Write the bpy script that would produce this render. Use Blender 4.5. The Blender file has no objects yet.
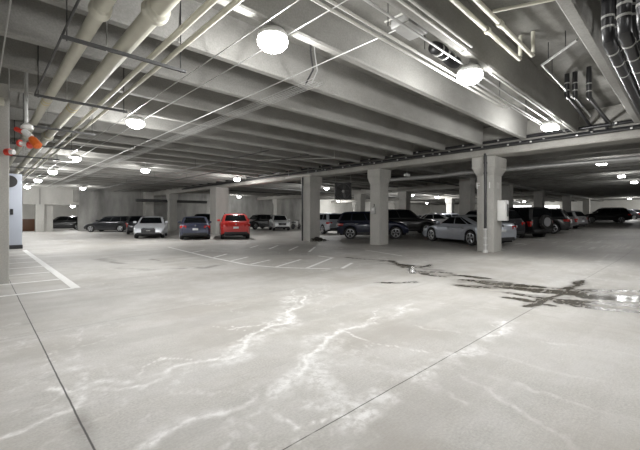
import bpy, bmesh, math, random
import numpy as np
from mathutils import Vector, Matrix
random.seed(7)
rng = np.random.default_rng(11)
C = bpy.context.scene.collection
scene = bpy.context.scene
R = math.radians

# ------------------------------------------------------------------ camera, world, exposure
H0, F, YH = 1.4, 358.0, 217.0
FW = Vector((0.691, 0.723, 0)).normalized()
RT = Vector((FW.y, -FW.x, 0))
cam_data = bpy.data.cameras.new('camera')
cam = bpy.data.objects.new('camera', cam_data)
C.objects.link(cam)
cam.location = (0, 0, H0)
cam.rotation_euler = (R(90), 0, math.atan2(FW.y, FW.x) - R(90))
cam_data.sensor_width = 36
cam_data.lens = F / 640 * 36
cam_data.shift_y = -(225 - YH) / 640
cam_data.clip_end = 300
cam_data.clip_start = 0.05
scene.camera = cam
world = bpy.data.worlds.new('world')
scene.world = world
world.use_nodes = True
world.node_tree.nodes['Background'].inputs[0].default_value = (0.80, 0.85, 0.9, 1)
world.node_tree.nodes['Background'].inputs[1].default_value = 0.5
scene.view_settings.view_transform = 'Standard'
scene.view_settings.look = 'None'
scene.view_settings.gamma = 1
scene.view_settings.use_curve_mapping = False
scene.view_settings.exposure = 0.0
scene.cycles.max_bounces = 7
scene.cycles.diffuse_bounces = 5
scene.cycles.glossy_bounces = 3
UP = 0.62                # share of a luminaire's light that also leaves it upwards and sideways
LAMP_W = 305.0          # watts of each garage luminaire

def sstep(a, b, x):
    t = min(1, max(0, (x - a) / (b - a)))
    return t * t * (3 - 2 * t)
def zg(x, y):                                   # the floor climbs gently towards the far right bays
    return 0.020 * max(0.0, x - 15) * (1 - sstep(16, 24, y))
def at(px, py, z):                              # point at height z seen at a pixel of the photo
    D = F * (z - H0) / (YH - py)
    return FW * D + RT * ((px - 320) / F * D) + Vector((0, 0, z))
def atd(px, D, z=0.0):
    p = FW * D + RT * ((px - 320) / F * D)
    return Vector((p.x, p.y, z))

# ------------------------------------------------------------------ materials
def nmat(name):
    m = bpy.data.materials.new(name); m.use_nodes = True
    nt = m.node_tree
    return m, nt, nt.nodes['Principled BSDF']
def N(nt, t, **kw):
    n = nt.nodes.new(t)
    for k, v in kw.items(): setattr(n, k, v)
    return n
def plain(name, col, rough=0.5, metal=0.0, coat=0.0, var=0.06, scale=6.0, bump=0.0):
    m, nt, b = nmat(name)
    b.inputs['Roughness'].default_value = rough
    b.inputs['Metallic'].default_value = metal
    b.inputs['Coat Weight'].default_value = coat
    b.inputs['Coat Roughness'].default_value = 0.05
    tc = N(nt, 'ShaderNodeTexCoord'); no = N(nt, 'ShaderNodeTexNoise')
    no.inputs['Scale'].default_value = scale; no.inputs['Detail'].default_value = 4
    nt.links.new(tc.outputs['Object'], no.inputs['Vector'])
    mx = N(nt, 'ShaderNodeMix', data_type='RGBA')
    mx.inputs[6].default_value = (*[c * (1 - var) for c in col], 1)
    mx.inputs[7].default_value = (*[min(1, c * (1 + var)) for c in col], 1)
    nt.links.new(no.outputs['Fac'], mx.inputs[0]); nt.links.new(mx.outputs[2], b.inputs['Base Color'])
    if bump:
        bp = N(nt, 'ShaderNodeBump'); bp.inputs['Strength'].default_value = bump; bp.inputs['Distance'].default_value = 0.02
        nt.links.new(no.outputs['Fac'], bp.inputs['Height']); nt.links.new(bp.outputs['Normal'], b.inputs['Normal'])
    return m
def concrete(name, dark, light, scale=0.7, stretch=(1, 1, 1), rough=0.85, streak=0.0):
    m, nt, b = nmat(name)
    b.inputs['Roughness'].default_value = rough
    tc = N(nt, 'ShaderNodeTexCoord'); mp = N(nt, 'ShaderNodeMapping'); mp.inputs['Scale'].default_value = stretch
    nt.links.new(tc.outputs['Object'], mp.inputs['Vector'])
    n1 = N(nt, 'ShaderNodeTexNoise'); n1.inputs['Scale'].default_value = scale; n1.inputs['Detail'].default_value = 7; n1.inputs['Roughness'].default_value = 0.62
    nt.links.new(mp.outputs[0], n1.inputs['Vector'])
    r = N(nt, 'ShaderNodeValToRGB')
    r.color_ramp.elements[0].position = 0.3; r.color_ramp.elements[0].color = (*dark, 1)
    r.color_ramp.elements[1].position = 0.68; r.color_ramp.elements[1].color = (*light, 1)
    nt.links.new(n1.outputs['Fac'], r.inputs[0])
    n2 = N(nt, 'ShaderNodeTexNoise'); n2.inputs['Scale'].default_value = 38; n2.inputs['Detail'].default_value = 3
    nt.links.new(tc.outputs['Object'], n2.inputs['Vector'])
    mx = N(nt, 'ShaderNodeMix', data_type='RGBA', blend_type='OVERLAY'); mx.inputs[0].default_value = 0.25
    nt.links.new(r.outputs[0], mx.inputs[6]); nt.links.new(n2.outputs['Fac'], mx.inputs[7])
    nt.links.new(mx.outputs[2], b.inputs['Base Color'])
    bp = N(nt, 'ShaderNodeBump'); bp.inputs['Strength'].default_value = 0.25; bp.inputs['Distance'].default_value = 0.01
    nt.links.new(n2.outputs['Fac'], bp.inputs['Height']); nt.links.new(bp.outputs['Normal'], b.inputs['Normal'])
    return m

M = {}
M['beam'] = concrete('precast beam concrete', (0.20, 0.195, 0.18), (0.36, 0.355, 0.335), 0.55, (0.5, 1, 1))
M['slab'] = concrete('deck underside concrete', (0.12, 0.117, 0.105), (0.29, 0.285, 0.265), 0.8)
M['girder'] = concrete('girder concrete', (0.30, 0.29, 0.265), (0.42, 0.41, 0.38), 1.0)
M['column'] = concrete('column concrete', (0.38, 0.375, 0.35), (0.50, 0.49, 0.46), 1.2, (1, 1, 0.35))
M['wall'] = concrete('wall concrete', (0.17, 0.17, 0.16), (0.44, 0.435, 0.415), 0.6, (1, 1, 0.3))
M['wall_light'] = concrete('pale wall', (0.66, 0.65, 0.6), (0.8, 0.79, 0.75), 0.5)
M['cream_pipe'] = plain('cream painted pipe', (0.62, 0.605, 0.52), 0.5, var=0.12, scale=5)
M['band'] = plain('ochre pipe label band', (0.62, 0.50, 0.16), 0.5)
M['white_pipe'] = plain('white conduit', (0.58, 0.575, 0.54), 0.5)
M['galv'] = plain('galvanised steel', (0.50, 0.50, 0.49), 0.4, 0.4, var=0.15, scale=12)
M['dark_metal'] = plain('dark strut steel', (0.05, 0.05, 0.05), 0.5, 0.3)
M['black_ins'] = plain('black pipe insulation', (0.022, 0.022, 0.024), 0.35, var=0.3, scale=14)
M['tape'] = plain('silver tape band', (0.6, 0.6, 0.58), 0.35, 0.3)
M['orange'] = plain('orange plastic', (0.80, 0.17, 0.03), 0.35)
M['red'] = plain('red enamel', (0.62, 0.05, 0.03), 0.35)
M['white'] = plain('white enamel', (0.78, 0.78, 0.76), 0.35)
M['bluegrey'] = plain('pale blue grey paint', (0.50, 0.54, 0.62), 0.4, var=0.04, scale=2)
M['black'] = plain('black rubber', (0.02, 0.02, 0.02), 0.6)
M['trim'] = plain('black car trim', (0.025, 0.025, 0.027), 0.5)
M['under'] = plain('car underside', (0.012, 0.012, 0.012), 0.9)
M['glass'] = plain('tinted car glass', (0.012, 0.014, 0.016), 0.16, 0.0)
M['glass'].node_tree.nodes['Principled BSDF'].inputs['Specular IOR Level'].default_value = 0.25
M['rim'] = plain('alloy wheel', (0.55, 0.56, 0.58), 0.3, 0.7)
M['head'] = plain('headlamp glass', (0.62, 0.65, 0.68), 0.08, 0.2, coat=1)
M['tail'] = plain('red tail lamp', (0.45, 0.015, 0.012), 0.12, coat=1)
M['plate'] = plain('white number plate', (0.75, 0.76, 0.77), 0.4)
M['line'] = plain('worn white road paint', (0.74, 0.74, 0.72), 0.6, var=0.12, scale=9)
M['brown'] = plain('brown painted steel', (0.16, 0.075, 0.04), 0.5)
M['debris'] = plain('dark leaf litter', (0.05, 0.045, 0.035), 0.9, var=0.5, scale=30)
M['stencil'] = plain('white stencil paint', (0.8, 0.8, 0.78), 0.6)
M['fan'] = plain('dull grey fan steel', (0.12, 0.12, 0.12), 0.5, 0.3)
M['chrome'] = plain('chrome', (0.75, 0.75, 0.76), 0.12, 1.0)
def paint(name, col, metal=0.0, rough=0.3):
    return plain(name, col, rough, metal, coat=0.45, var=0.02)
P = {
 'black': paint('black car paint', (0.007, 0.007, 0.008)), 'charcoal': paint('charcoal car paint', (0.022, 0.023, 0.027), 0.2),
 'navy': paint('navy car paint', (0.008, 0.011, 0.032), 0.2), 'slate': paint('slate blue car paint', (0.045, 0.052, 0.088), 0.3),
 'silver': paint('silver car paint', (0.46, 0.49, 0.54), 0.35), 'white': paint('white car paint', (0.70, 0.71, 0.71)),
 'light': paint('light silver car paint', (0.60, 0.62, 0.65), 0.2),
 'red': paint('red car paint', (0.50, 0.022, 0.018)), 'grey': paint('grey car paint', (0.26, 0.26, 0.27), 0.3),
}
def emissive(name, col, s):
    m, nt, b = nmat(name)
    b.inputs['Base Color'].default_value = (0.8, 0.8, 0.8, 1)
    b.inputs['Emission Color'].default_value = (*col, 1); b.inputs['Emission Strength'].default_value = s
    try: m.cycles.emission_sampling = 'NONE'
    except Exception: pass
    return m
M['lens'] = emissive('lit luminaire lens', (1.0, 1.0, 0.98), 22)
M['strip'] = emissive('glowing far panel', (1.0, 1.0, 0.98), 2.2)  # brightness of far lit walls put into a glowing material

# ------------------------------------------------------------------ mesh helpers
def link(name, bm, m, parent=None, smooth=True, loc=None):
    me = bpy.data.meshes.new(name)
    bmesh.ops.recalc_face_normals(bm, faces=bm.faces)
    bm.to_mesh(me); bm.free()
    if m: me.materials.append(m)
    if smooth:
        me.polygons.foreach_set('use_smooth', [True] * len(me.polygons))
        me.set_sharp_from_angle(angle=R(38))
    o = bpy.data.objects.new(name, me); C.objects.link(o)
    if parent: o.parent = parent
    if loc: o.location = loc
    return o
def empty(name, loc=(0, 0, 0), rz=0.0):
    o = bpy.data.objects.new(name, None); o.empty_display_size = 0.2
    C.objects.link(o); o.location = loc; o.rotation_euler = (0, 0, rz)
    return o
def tag(o, label, cat, group=None, kind=None):
    o['label'] = label; o['category'] = cat
    if group: o['group'] = group
    if kind: o['kind'] = kind
    return o
def struct(name, bm, m, label=None, smooth=False):
    o = link(name, bm, m, smooth=smooth); o['kind'] = 'structure'
    if label: o['label'] = label
    return o
def box(bm, x0, x1, y0, y1, z0, z1, bev=0.0):
    r = bmesh.ops.create_cube(bm, size=1.0)
    for v in r['verts']:
        v.co = Vector((x0 + (v.co.x + .5) * (x1 - x0), y0 + (v.co.y + .5) * (y1 - y0), z0 + (v.co.z + .5) * (z1 - z0)))
    if bev > 0:
        es = list({e for v in r['verts'] for e in v.link_edges})
        bmesh.ops.bevel(bm, geom=es, offset=bev, segments=2, affect='EDGES', profile=0.5)
    return bm
def tube(bm, pts, r, n=10, caps=True):
    pts = [Vector(p) for p in pts]; rings = []
    for i, p in enumerate(pts):
        if i == 0: t = pts[1] - p
        elif i == len(pts) - 1: t = p - pts[-2]
        else: t = (pts[i + 1] - p).normalized() + (p - pts[i - 1]).normalized()
        t.normalize()
        ref = Vector((0, 0, 1)) if abs(t.z) < .9 else Vector((1, 0, 0))
        a = t.cross(ref).normalized(); b = t.cross(a).normalized()
        rr = r[i] if isinstance(r, (list, tuple)) else r
        rings.append([bm.verts.new(p + a * math.cos(2 * math.pi * k / n) * rr + b * math.sin(2 * math.pi * k / n) * rr) for k in range(n)])
    for i in range(len(rings) - 1):
        for k in range(n):
            bm.faces.new((rings[i][k], rings[i][(k + 1) % n], rings[i + 1][(k + 1) % n], rings[i + 1][k]))
    if caps:
        bm.faces.new(rings[0]); bm.faces.new(rings[-1])
    return bm
def prism(bm, prof, axis, a0, a1):
    """prof: list of 2-D points; axis 'x' -> (y,z), 'y' -> (x,z), 'z' -> (x,y)"""
    def P3(p, a):
        return (a, p[0], p[1]) if axis == 'x' else (p[0], a, p[1]) if axis == 'y' else (p[0], p[1], a)
    A = [bm.verts.new(P3(p, a0)) for p in prof]; B = [bm.verts.new(P3(p, a1)) for p in prof]
    n = len(prof)
    for i in range(n): bm.faces.new((A[i], A[(i + 1) % n], B[(i + 1) % n], B[i]))
    bm.faces.new(A); bm.faces.new(B)
    return bm
def lathe(bm, prof, cx=0, cy=0, n=20, axis='z', off=0.0):
    rings = []
    for (r, h) in prof:
        ring = []
        for k in range(n):
            a = 2 * math.pi * k / n
            if axis == 'z': co = (cx + r * math.cos(a), cy + r * math.sin(a), h)
            else: co = (cx + r * math.cos(a), h, cy + r * math.sin(a))   # axis y
            ring.append(bm.verts.new(co))
        rings.append(ring)
    for i in range(len(rings) - 1):
        for k in range(n):
            bm.faces.new((rings[i][k], rings[i][(k + 1) % n], rings[i + 1][(k + 1) % n], rings[i + 1][k]))
    bm.faces.new(rings[0]); bm.faces.new(rings[-1])
    return bm
NB = bmesh.new
ORD = ['first', 'second', 'third', 'fourth', 'fifth', 'sixth', 'seventh', 'eighth', 'ninth', 'tenth', 'eleventh', 'twelfth', 'thirteenth', 'fourteenth', 'fifteenth', 'sixteenth', 'seventeenth', 'eighteenth', 'nineteenth', 'twentieth', 'twenty-first', 'twenty-second', 'twenty-third', 'twenty-fourth', 'twenty-fifth', 'twenty-sixth', 'twenty-seventh', 'twenty-eighth', 'twenty-ninth', 'thirtieth']

# ------------------------------------------------------------------ floor with its stains
def lattice(px, py, seed):
    g = np.random.default_rng(seed).random((256, 256))
    xi = np.floor(px).astype(int); yi = np.floor(py).astype(int)
    fx = px - xi; fy = py - yi; fx = fx * fx * (3 - 2 * fx); fy = fy * fy * (3 - 2 * fy)
    a = g[xi % 256, yi % 256]; b = g[(xi + 1) % 256, yi % 256]; c = g[xi % 256, (yi + 1) % 256]; d = g[(xi + 1) % 256, (yi + 1) % 256]
    return (a * (1 - fx) + b * fx) * (1 - fy) + (c * (1 - fx) + d * fx) * fy - 0.5
def fbm(x, y, s, seed, oct=4):
    v = 0; a = 1.0
    for o in range(oct):
        v = v + a * lattice(x * s + 31.7 * o, y * s + 17.3 * o, seed + o); s *= 2.1; a *= 0.55
    return v
def floor_mesh():
    ax = np.concatenate([np.arange(-8, 0, 1.0), np.arange(0, 6.5, 0.028), np.arange(6.5, 14, 0.05), np.arange(14, 80.01, 1.0)])
    ay = np.concatenate([np.arange(-8, 0, 1.0), np.arange(0, 6.5, 0.028), np.arange(6.5, 14, 0.05), np.arange(14, 60.01, 1.0)])
    X, Y = np.meshgrid(ax, ay, indexing='ij'); nx, ny = X.shape
    st = lambda a, b, x: (lambda t: t * t * (3 - 2 * t))(np.clip((x - a) / (b - a), 0, 1))
    Z = 0.020 * np.maximum(0, X - 15) * (1 - st(16, 24, Y))
    # warped coordinates give crisp wandering edges
    wx = X + 0.22 * fbm(X, Y, 1.6, 3, 5); wy = Y + 0.22 * fbm(X, Y, 1.6, 23, 5)
    def seg(pts, w, qx=wx, qy=wy, soft=0.5):
        out = np.zeros_like(X)
        W = [at(p[0], p[1], 0.0) for p in pts]
        for a, b in zip(W[:-1], W[1:]):
            dx, dy = b.x - a.x, b.y - a.y; L = max(1e-6, dx * dx + dy * dy)
            t = np.clip(((qx - a.x) * dx + (qy - a.y) * dy) / L, 0, 1)
            d = np.hypot(qx - a.x - t * dx, qy - a.y - t * dy)
            out = np.maximum(out, 1 - st(w * soft, w, d))
        return out
    white = np.zeros_like(X); pale = np.zeros_like(X)
    L1 = [(300, 290), (307, 297), (290, 312), (285, 325), (258, 335), (250, 340), (240, 350), (200, 362), (170, 368), (165, 378), (135, 390), (105, 393), (78, 392)]
    L2 = [(412, 305), (390, 310), (375, 317), (360, 325), (340, 330), (320, 345), (300, 365), (290, 380), (265, 392), (240, 405), (200, 415), (180, 427), (160, 440), (145, 452)]
    L3 = [(262, 393), (275, 412), (300, 424), (330, 411), (350, 412), (368, 404)]
    L4 = [(508, 323), (480, 336), (466, 350), (428, 366), (412, 380), (380, 396), (350, 420)]
    L5 = [(48, 388), (72, 402), (66, 412), (30, 424), (-10, 436)]
    L6 = [(48, 352), (58, 365), (76, 382)]
    L7 = [(340, 332), (365, 340), (395, 345), (440, 355), (470, 350)]
    L8 = [(230, 330), (265, 328), (285, 326)]
    for L, w in ((L1, .05), (L2, .05), (L3, .03), (L4, .05), (L5, .045), (L6, .03), (L7, .025), (L8, .03)):
        fac = np.clip(.55 + 2.6 * fbm(X, Y, 1.3, 201, 5), .05, 1.0)
        white = np.maximum(white, seg(L, w * .9, soft=0.1) * np.clip(fac, 0, 1))
        white = np.maximum(white, .8 * seg(L, w * .45, X + .13 + .35 * fbm(X, Y, 2.3, 210, 5), Y - .1 + .35 * fbm(X, Y, 2.3, 220, 5), soft=0.1) * np.clip(.2 + 3 * fbm(X, Y, 1.3, 230, 3), 0, 1))
    for L, w in (([(300, 297), (287, 322), (250, 340), (235, 352), (205, 362)], .30), ([(250, 335), (215, 352), (175, 372), (140, 388)], .26), ([(400, 308), (375, 317), (330, 332), (318, 350), (300, 366)], .24), (L4, .2), ([(70, 392), (60, 405), (20, 420), (-20, 432)], .22),
                 ([(300, 365), (290, 380), (262, 393)], .2), ([(262, 394), (240, 405), (180, 425), (150, 445)], .15), ([(320, 362), (318, 385), (330, 405)], .2), ([(60, 350), (72, 375)], .12), ([(300, 400), (350, 400), (420, 372)], .14), ([(90, 385), (140, 385), (170, 368)], .08)):
        pale = np.maximum(pale, seg(L, w, soft=0.2) * np.clip(0.25 + 2.6 * fbm(X, Y, 3.2, 55, 5), 0, 1))
    rid = np.clip(1 - np.abs(fbm(X, Y, 1.7, 300, 5)) / .045, 0, 1) * np.clip(3 * fbm(X, Y, .45, 310, 3) + .1, 0, 1)
    pale = np.maximum(pale, .7 * rid)
    for L in ([(420, 355), (520, 385), (600, 410), (640, 425)], [(440, 365), (500, 395), (560, 425), (600, 450)], [(330, 355), (400, 375), (460, 400)], [(465, 350), (540, 370), (640, 385)], [(430, 305), (500, 310)], [(420, 325), (470, 335), (530, 338), (640, 355)], [(400, 340), (440, 347), (470, 345)], [(390, 300), (430, 303), (520, 312)]):
        pale = np.maximum(pale, 0.5 * seg(L, .035, soft=0.2) * (0.5 + 1.5 * fbm(X, Y, 3, 71, 3)))
    ca, sa = math.cos(R(-64)), math.sin(R(-64))
    sl = X * ca + Y * sa; sp = -X * sa + Y * ca
    wsh = 0.22 * fbm(sl * .35, sp * 1.5, 1.6, 80, 4); s2x = X - sa * wsh; s2y = Y + ca * wsh
    streak = fbm(sl * .22, sp * 3.2, 1.5, 240, 4)
    wet = np.zeros_like(X)
    for L, w in (([(335, 261), (360, 262), (395, 264), (430, 267)], .07), ([(378, 283), (400, 283), (415, 282)], .06), ([(390, 261), (402, 266), (412, 270), (432, 276), (470, 281), (505, 287)], .09),
                 ([(412, 272), (440, 273), (470, 277), (500, 281), (540, 288), (580, 291), (645, 291)], .10), ([(400, 265), (418, 268), (430, 265)], .06),
                 ([(460, 286), (490, 288), (520, 294), (560, 302), (600, 308), (645, 312)], .10), ([(470, 281), (510, 286), (560, 296), (645, 301)], .13), ([(540, 289), (600, 296), (645, 297)], .2), ([(556, 300), (600, 303), (645, 306)], .13),
                 ([(528, 307), (552, 297), (566, 290), (582, 281)], .07), ([(545, 291), (590, 295)], .22), ([(500, 283), (550, 289)], .12), ([(505, 297), (530, 301), (550, 305)], .07), ([(340, 257), (360, 259), (395, 261)], .05)):
        wet = np.maximum(wet, seg(L, w * 2.1, s2x, s2y, 0.3) * np.clip(.72 + 5.5 * streak, 0, 1))
    damp = np.zeros_like(X)
    for L, w in (([(395, 264), (425, 268), (450, 275)], .3), ([(420, 272), (480, 280), (540, 290)], .35), ([(470, 284), (530, 292), (600, 298), (650, 300)], .5), ([(530, 304), (583, 281)], .13), ([(360, 262), (400, 264)], .12)):
        damp = np.maximum(damp, seg(L, w, s2x, s2y, .4) * np.clip(.55 + 3.5 * fbm(sl * .3, sp * 4, 2.2, 260, 4), 0, 1))
    wet = np.maximum(wet, .62 * damp)
    wet = np.maximum(wet, .85 * seg([(532, 306), (552, 297), (568, 289), (583, 280.5)], .10, s2x, s2y, .2))
    wet = np.maximum(wet, .8 * seg([(380, 261), (392, 262), (403, 266)], .10, s2x, s2y, .3))
    puddle = seg([(590, 297), (645, 300)], .28, s2x, s2y, 0.6)
    puddle = np.maximum(puddle, seg([(410, 266), (413, 273)], .10, s2x, s2y, 0.6))
    dark = np.zeros_like(X)
    for L, w in (([(95, 258), (110, 261), (120, 264)], .25), ([(120, 268), (150, 270), (185, 268)], .2), ([(185, 266), (205, 268), (222, 264)], .2), ([(536, 304), (581, 282)], .2), ([(150, 259), (165, 262), (200, 262)], .12)):
        dark = np.maximum(dark, .8 * seg(L, w, s2x, s2y, 0.1) * np.clip(.6 + 2 * fbm(X, Y, 3, 130, 4), 0, 1))
    # oil / tyre grime of the bays beyond the column line and the aisle edge
    grime = st(12.6, 15.5, X + 0.8 * fbm(X, Y, .3, 140, 3)) * 0.55 * (1 - .85 * st(15, 18.5, Y))
    grime = np.maximum(grime, .5 * st(0, 1.2, 2.2 - np.hypot((X - 9.3) / 2.0, (Y - 12.2) / 1.8) + 0.8 * fbm(X, Y, .5, 150, 3)))
    # edge of the near left joint is dirty
    dj = np.abs(X - 0.505); dark = np.maximum(dark, .7 * (1 - st(0.0, 0.13 + .1 * fbm(X, Y, 3, 160, 3), dj)) * st(-.1, .35, fbm(X, Y, 1.3, 170, 3)) * (Y < 7))
    me = bpy.data.meshes.new('floor')
    co = np.stack([X.ravel(), Y.ravel(), Z.ravel()], 1).astype(np.float32)
    idx = np.arange(nx * ny).reshape(nx, ny)
    q = np.stack([idx[:-1, :-1].ravel(), idx[1:, :-1].ravel(), idx[1:, 1:].ravel(), idx[:-1, 1:].ravel()], 1)
    me.vertices.add(len(co)); me.vertices.foreach_set('co', co.ravel())
    me.loops.add(q.size); me.loops.foreach_set('vertex_index', q.ravel().astype(np.int32))
    me.polygons.add(len(q)); me.polygons.foreach_set('loop_start', np.arange(0, q.size, 4, dtype=np.int32))
    me.update(calc_edges=True)
    for nm, A in (('white', white), ('pale', pale), ('wet', wet), ('puddle', puddle), ('dark', np.maximum(dark, 0)), ('grime', grime)):
        a = me.attributes.new(nm, 'FLOAT', 'POINT'); a.data.foreach_set('value', np.clip(A, 0, 1).ravel().astype(np.float32))
    return me
def floor_material():
    m, nt, b = nmat('broomed concrete floor'); L = nt.links.new
    tc = N(nt, 'ShaderNodeTexCoord')
    def noise(scale, det=5, rough=.55, stretch=None, rot=0):
        n = N(nt, 'ShaderNodeTexNoise'); n.inputs['Scale'].default_value = scale; n.inputs['Detail'].default_value = det; n.inputs['Roughness'].default_value = rough
        if stretch:
            mp = N(nt, 'ShaderNodeMapping'); mp.inputs['Scale'].default_value = stretch; mp.inputs['Rotation'].default_value = (0, 0, rot)
            L(tc.outputs['Object'], mp.inputs['Vector']); L(mp.outputs[0], n.inputs['Vector'])
        else: L(tc.outputs['Object'], n.inputs['Vector'])
        return n.outputs['Fac']
    def mixc(fac, a, bb, blend='MIX'):
        x = N(nt, 'ShaderNodeMix', data_type='RGBA', blend_type=blend)
        for i, v in ((0, fac), (6, a), (7, bb)):
            if isinstance(v, (int, float)): x.inputs[i].default_value = v
            elif isinstance(v, tuple): x.inputs[i].default_value = (*v, 1)
            else: L(v, x.inputs[i])
        return x.outputs[2]
    def math_(op, a, bb=None, clamp=False):
        x = N(nt, 'ShaderNodeMath', operation=op, use_clamp=clamp)
        for i, v in ((0, a), (1, bb)):
            if v is None: continue
            if isinstance(v, (int, float)): x.inputs[i].default_value = v
            else: L(v, x.inputs[i])
        return x.outputs[0]
    def attr(n):
        a = N(nt, 'ShaderNodeAttribute', attribute_name=n); return a.outputs['Fac']
    def ramp(v, a, c):
        r = N(nt, 'ShaderNodeMapRange', clamp=True); r.inputs['From Min'].default_value = a; r.inputs['From Max'].default_value = c; L(v, r.inputs['Value']); return r.outputs[0]
    big = ramp(noise(0.35, 5, .6), .35, .65)
    base = mixc(big, (0.35, 0.34, 0.315), (0.475, 0.465, 0.445))
    str_ = ramp(noise(1.0, 6, .6, (0.35, 2.2, 1), R(38)), .38, .64)
    base = mixc(math_('MULTIPLY', str_, .5), base, (0.40, 0.38, 0.345))
    fine = noise(55, 3, .6)
    base = mixc(.35, base, fine, 'OVERLAY')
    patch = ramp(noise(2.2, 8, .72), .44, .58)
    base = mixc(math_('MULTIPLY', patch, .22), base, (0.56, 0.555, 0.54))
    pits = ramp(noise(28, 4, .7), .66, .74)
    base = mixc(math_('MULTIPLY', pits, .35), base, (0.30, 0.28, 0.25))
    tanp = ramp(noise(.6, 5, .6, (1, 1, 1), 0), .5, .62)
    base = mixc(math_('MULTIPLY', tanp, .6), base, (0.34, 0.318, 0.285))
    long_ = ramp(noise(.8, 6, .65, (.3, 2.6, 1), R(64)), .50, .60)
    base = mixc(math_('MULTIPLY', long_, .35), base, (0.31, 0.295, 0.27))
    broom = noise(9, 2, .5, (1.0, 16, 1), R(90))
    base = mixc(.10, base, broom, 'OVERLAY')
    g = math_('MULTIPLY', attr('grime'), math_('ADD', noise(1.1, 5), .45))
    base = mixc(g, base, (0.17, 0.165, 0.15))
    base = mixc(math_('MULTIPLY', attr('dark'), .75), base, (0.10, 0.09, 0.075))
    breakup = ramp(noise(11, 8, .75), .42, .56)
    pal = math_('MULTIPLY', attr('pale'), math_('ADD', math_('MULTIPLY', breakup, .75), .2), True)
    base = mixc(pal, base, (0.64, 0.635, 0.62))
    wh = math_('MULTIPLY', attr('white'), math_('ADD', math_('MULTIPLY', breakup, .6), .45), True)
    base = mixc(wh, base, (0.74, 0.735, 0.72))
    wet = math_('MULTIPLY', attr('wet'), math_('ADD', ramp(noise(5, 5, .6, (.6, 2, 1), R(30)), .3, .55), .45), True)
    base = mixc(wet, base, (0.075, 0.066, 0.05))
    pud = attr('puddle')
    base = mixc(math_('MULTIPLY', pud, .5), base, (0.16, 0.16, 0.15))
    # saw-cut control joints, at fixed places of the slab
    sep = N(nt, 'ShaderNodeSeparateXYZ'); L(tc.outputs['Object'], sep.inputs[0])
    wob = math_('MULTIPLY', math_('SUBTRACT', noise(3, 4), .5), .012)
    def joint(coord, pos, w, strength, fade=None):
        global _
        d = math_('ABSOLUTE', math_('SUBTRACT', math_('ADD', coord, wob), pos))
        r = N(nt, 'ShaderNodeMapRange', clamp=True); r.inputs['From Min'].default_value = w; r.inputs['From Max'].default_value = w * .4
        L(d, r.inputs['Value']); v = math_('MULTIPLY', r.outputs[0], strength)
        return v
    base = mixc(joint(sep.outputs[0], 0.505, .0085, .95), base, (0.03, 0.028, 0.025))
    j2 = math_('MULTIPLY', joint(sep.outputs[1], 1.71, .0065, .9), ramp(noise(6, 4), .3, .45))
    base = mixc(j2, base, (0.05, 0.045, 0.04))
    base = mixc(joint(sep.outputs[1], 5.45, .012, .4), base, (0.2, 0.19, 0.17))
    base = mixc(joint(sep.outputs[0], 5.8, .012, .25), base, (0.2, 0.19, 0.17))
    L(base, b.inputs['Base Color'])
    ro = math_('SUBTRACT', .62, math_('MULTIPLY', wet, .38), True)
    ro = math_('SUBTRACT', ro, math_('MULTIPLY', pud, .5), True)
    ro = math_('MAXIMUM', ro, .11)
    L(ro, b.inputs['Roughness'])
    bp = N(nt, 'ShaderNodeBump'); bp.inputs['Distance'].default_value = .003
    L(math_('SUBTRACT', .3, math_('MULTIPLY', pud, .28)), bp.inputs['Strength'])
    L(fine, bp.inputs['Height']); L(bp.outputs['Normal'], b.inputs['Normal'])
    return m
fme = floor_mesh(); fme.materials.append(floor_material())
floor = bpy.data.objects.new('floor', fme); C.objects.link(floor); floor['kind'] = 'structure'

# ------------------------------------------------------------------ walls, deck, double tees
ZS, ZB, ZG = 4.95, 4.20, 3.80        # deck underside, tee stem bottom, girder ledge bottom
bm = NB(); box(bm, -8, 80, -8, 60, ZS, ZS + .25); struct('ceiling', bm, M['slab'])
YW = 43.4
bm = NB(); box(bm, 7.4, 40, YW, YW + .4, 0, ZS); struct('wall_back', bm, M['wall'], 'long stained concrete wall behind the cars on the left')
bm = NB(); box(bm, 40, 80, YW, YW + .4, 0, ZS); struct('wall_back_far', bm, M['wall_light'])
bm = NB(); box(bm, 6.9, 7.3, YW - .75, YW - .45, 2.9, ZS - .8, .02); struct('wall_back_bracket', bm, M['beam'])
for xq in (2.9, 4.2):
    bm = NB(); box(bm, xq, xq + .12, YW - .62, YW - .48, 2.6, 4.1); struct('trim_lintel_rib', bm, M['beam'])
bm = NB(); box(bm, -8, 7.4, YW - .5, YW + .4, 2.6, ZS); struct('wall_back_lintel', bm, M['column'], 'deep concrete lintel over the far left openings')
bm = NB(); box(bm, 3.9, 4.55, YW - .7, YW - .1, 0, 2.6); struct('wall_back_pilaster', bm, M['column'])
bm = NB(); box(bm, 4.4, 5.3, YW - .1, YW + .6, 0, 2.6); struct('wall_back_pier', bm, M['column'], 'wide concrete pier between the two far left openings')
bm = NB(); box(bm, -8, 3.0, YW - .3, YW + .4, 0, 2.6); struct('wall_back_return', bm, M['column'])
bm = NB(); box(bm, -8, 40, 55, 55.4, 0, ZS); struct('wall_far_room', bm, M['wall_light'])
bm = NB(); box(bm, -8.4, -8, -8, 60, 0, ZS); struct('wall_left', bm, M['wall'])
bm = NB(); box(bm, -8, 80, -8.4, -8, 0, ZS); struct('wall_near', bm, M['wall'])
bm = NB(); box(bm, 78, 78.4, -8, 60, 0, ZS); struct('wall_right', bm, M['wall_light'])

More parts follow.
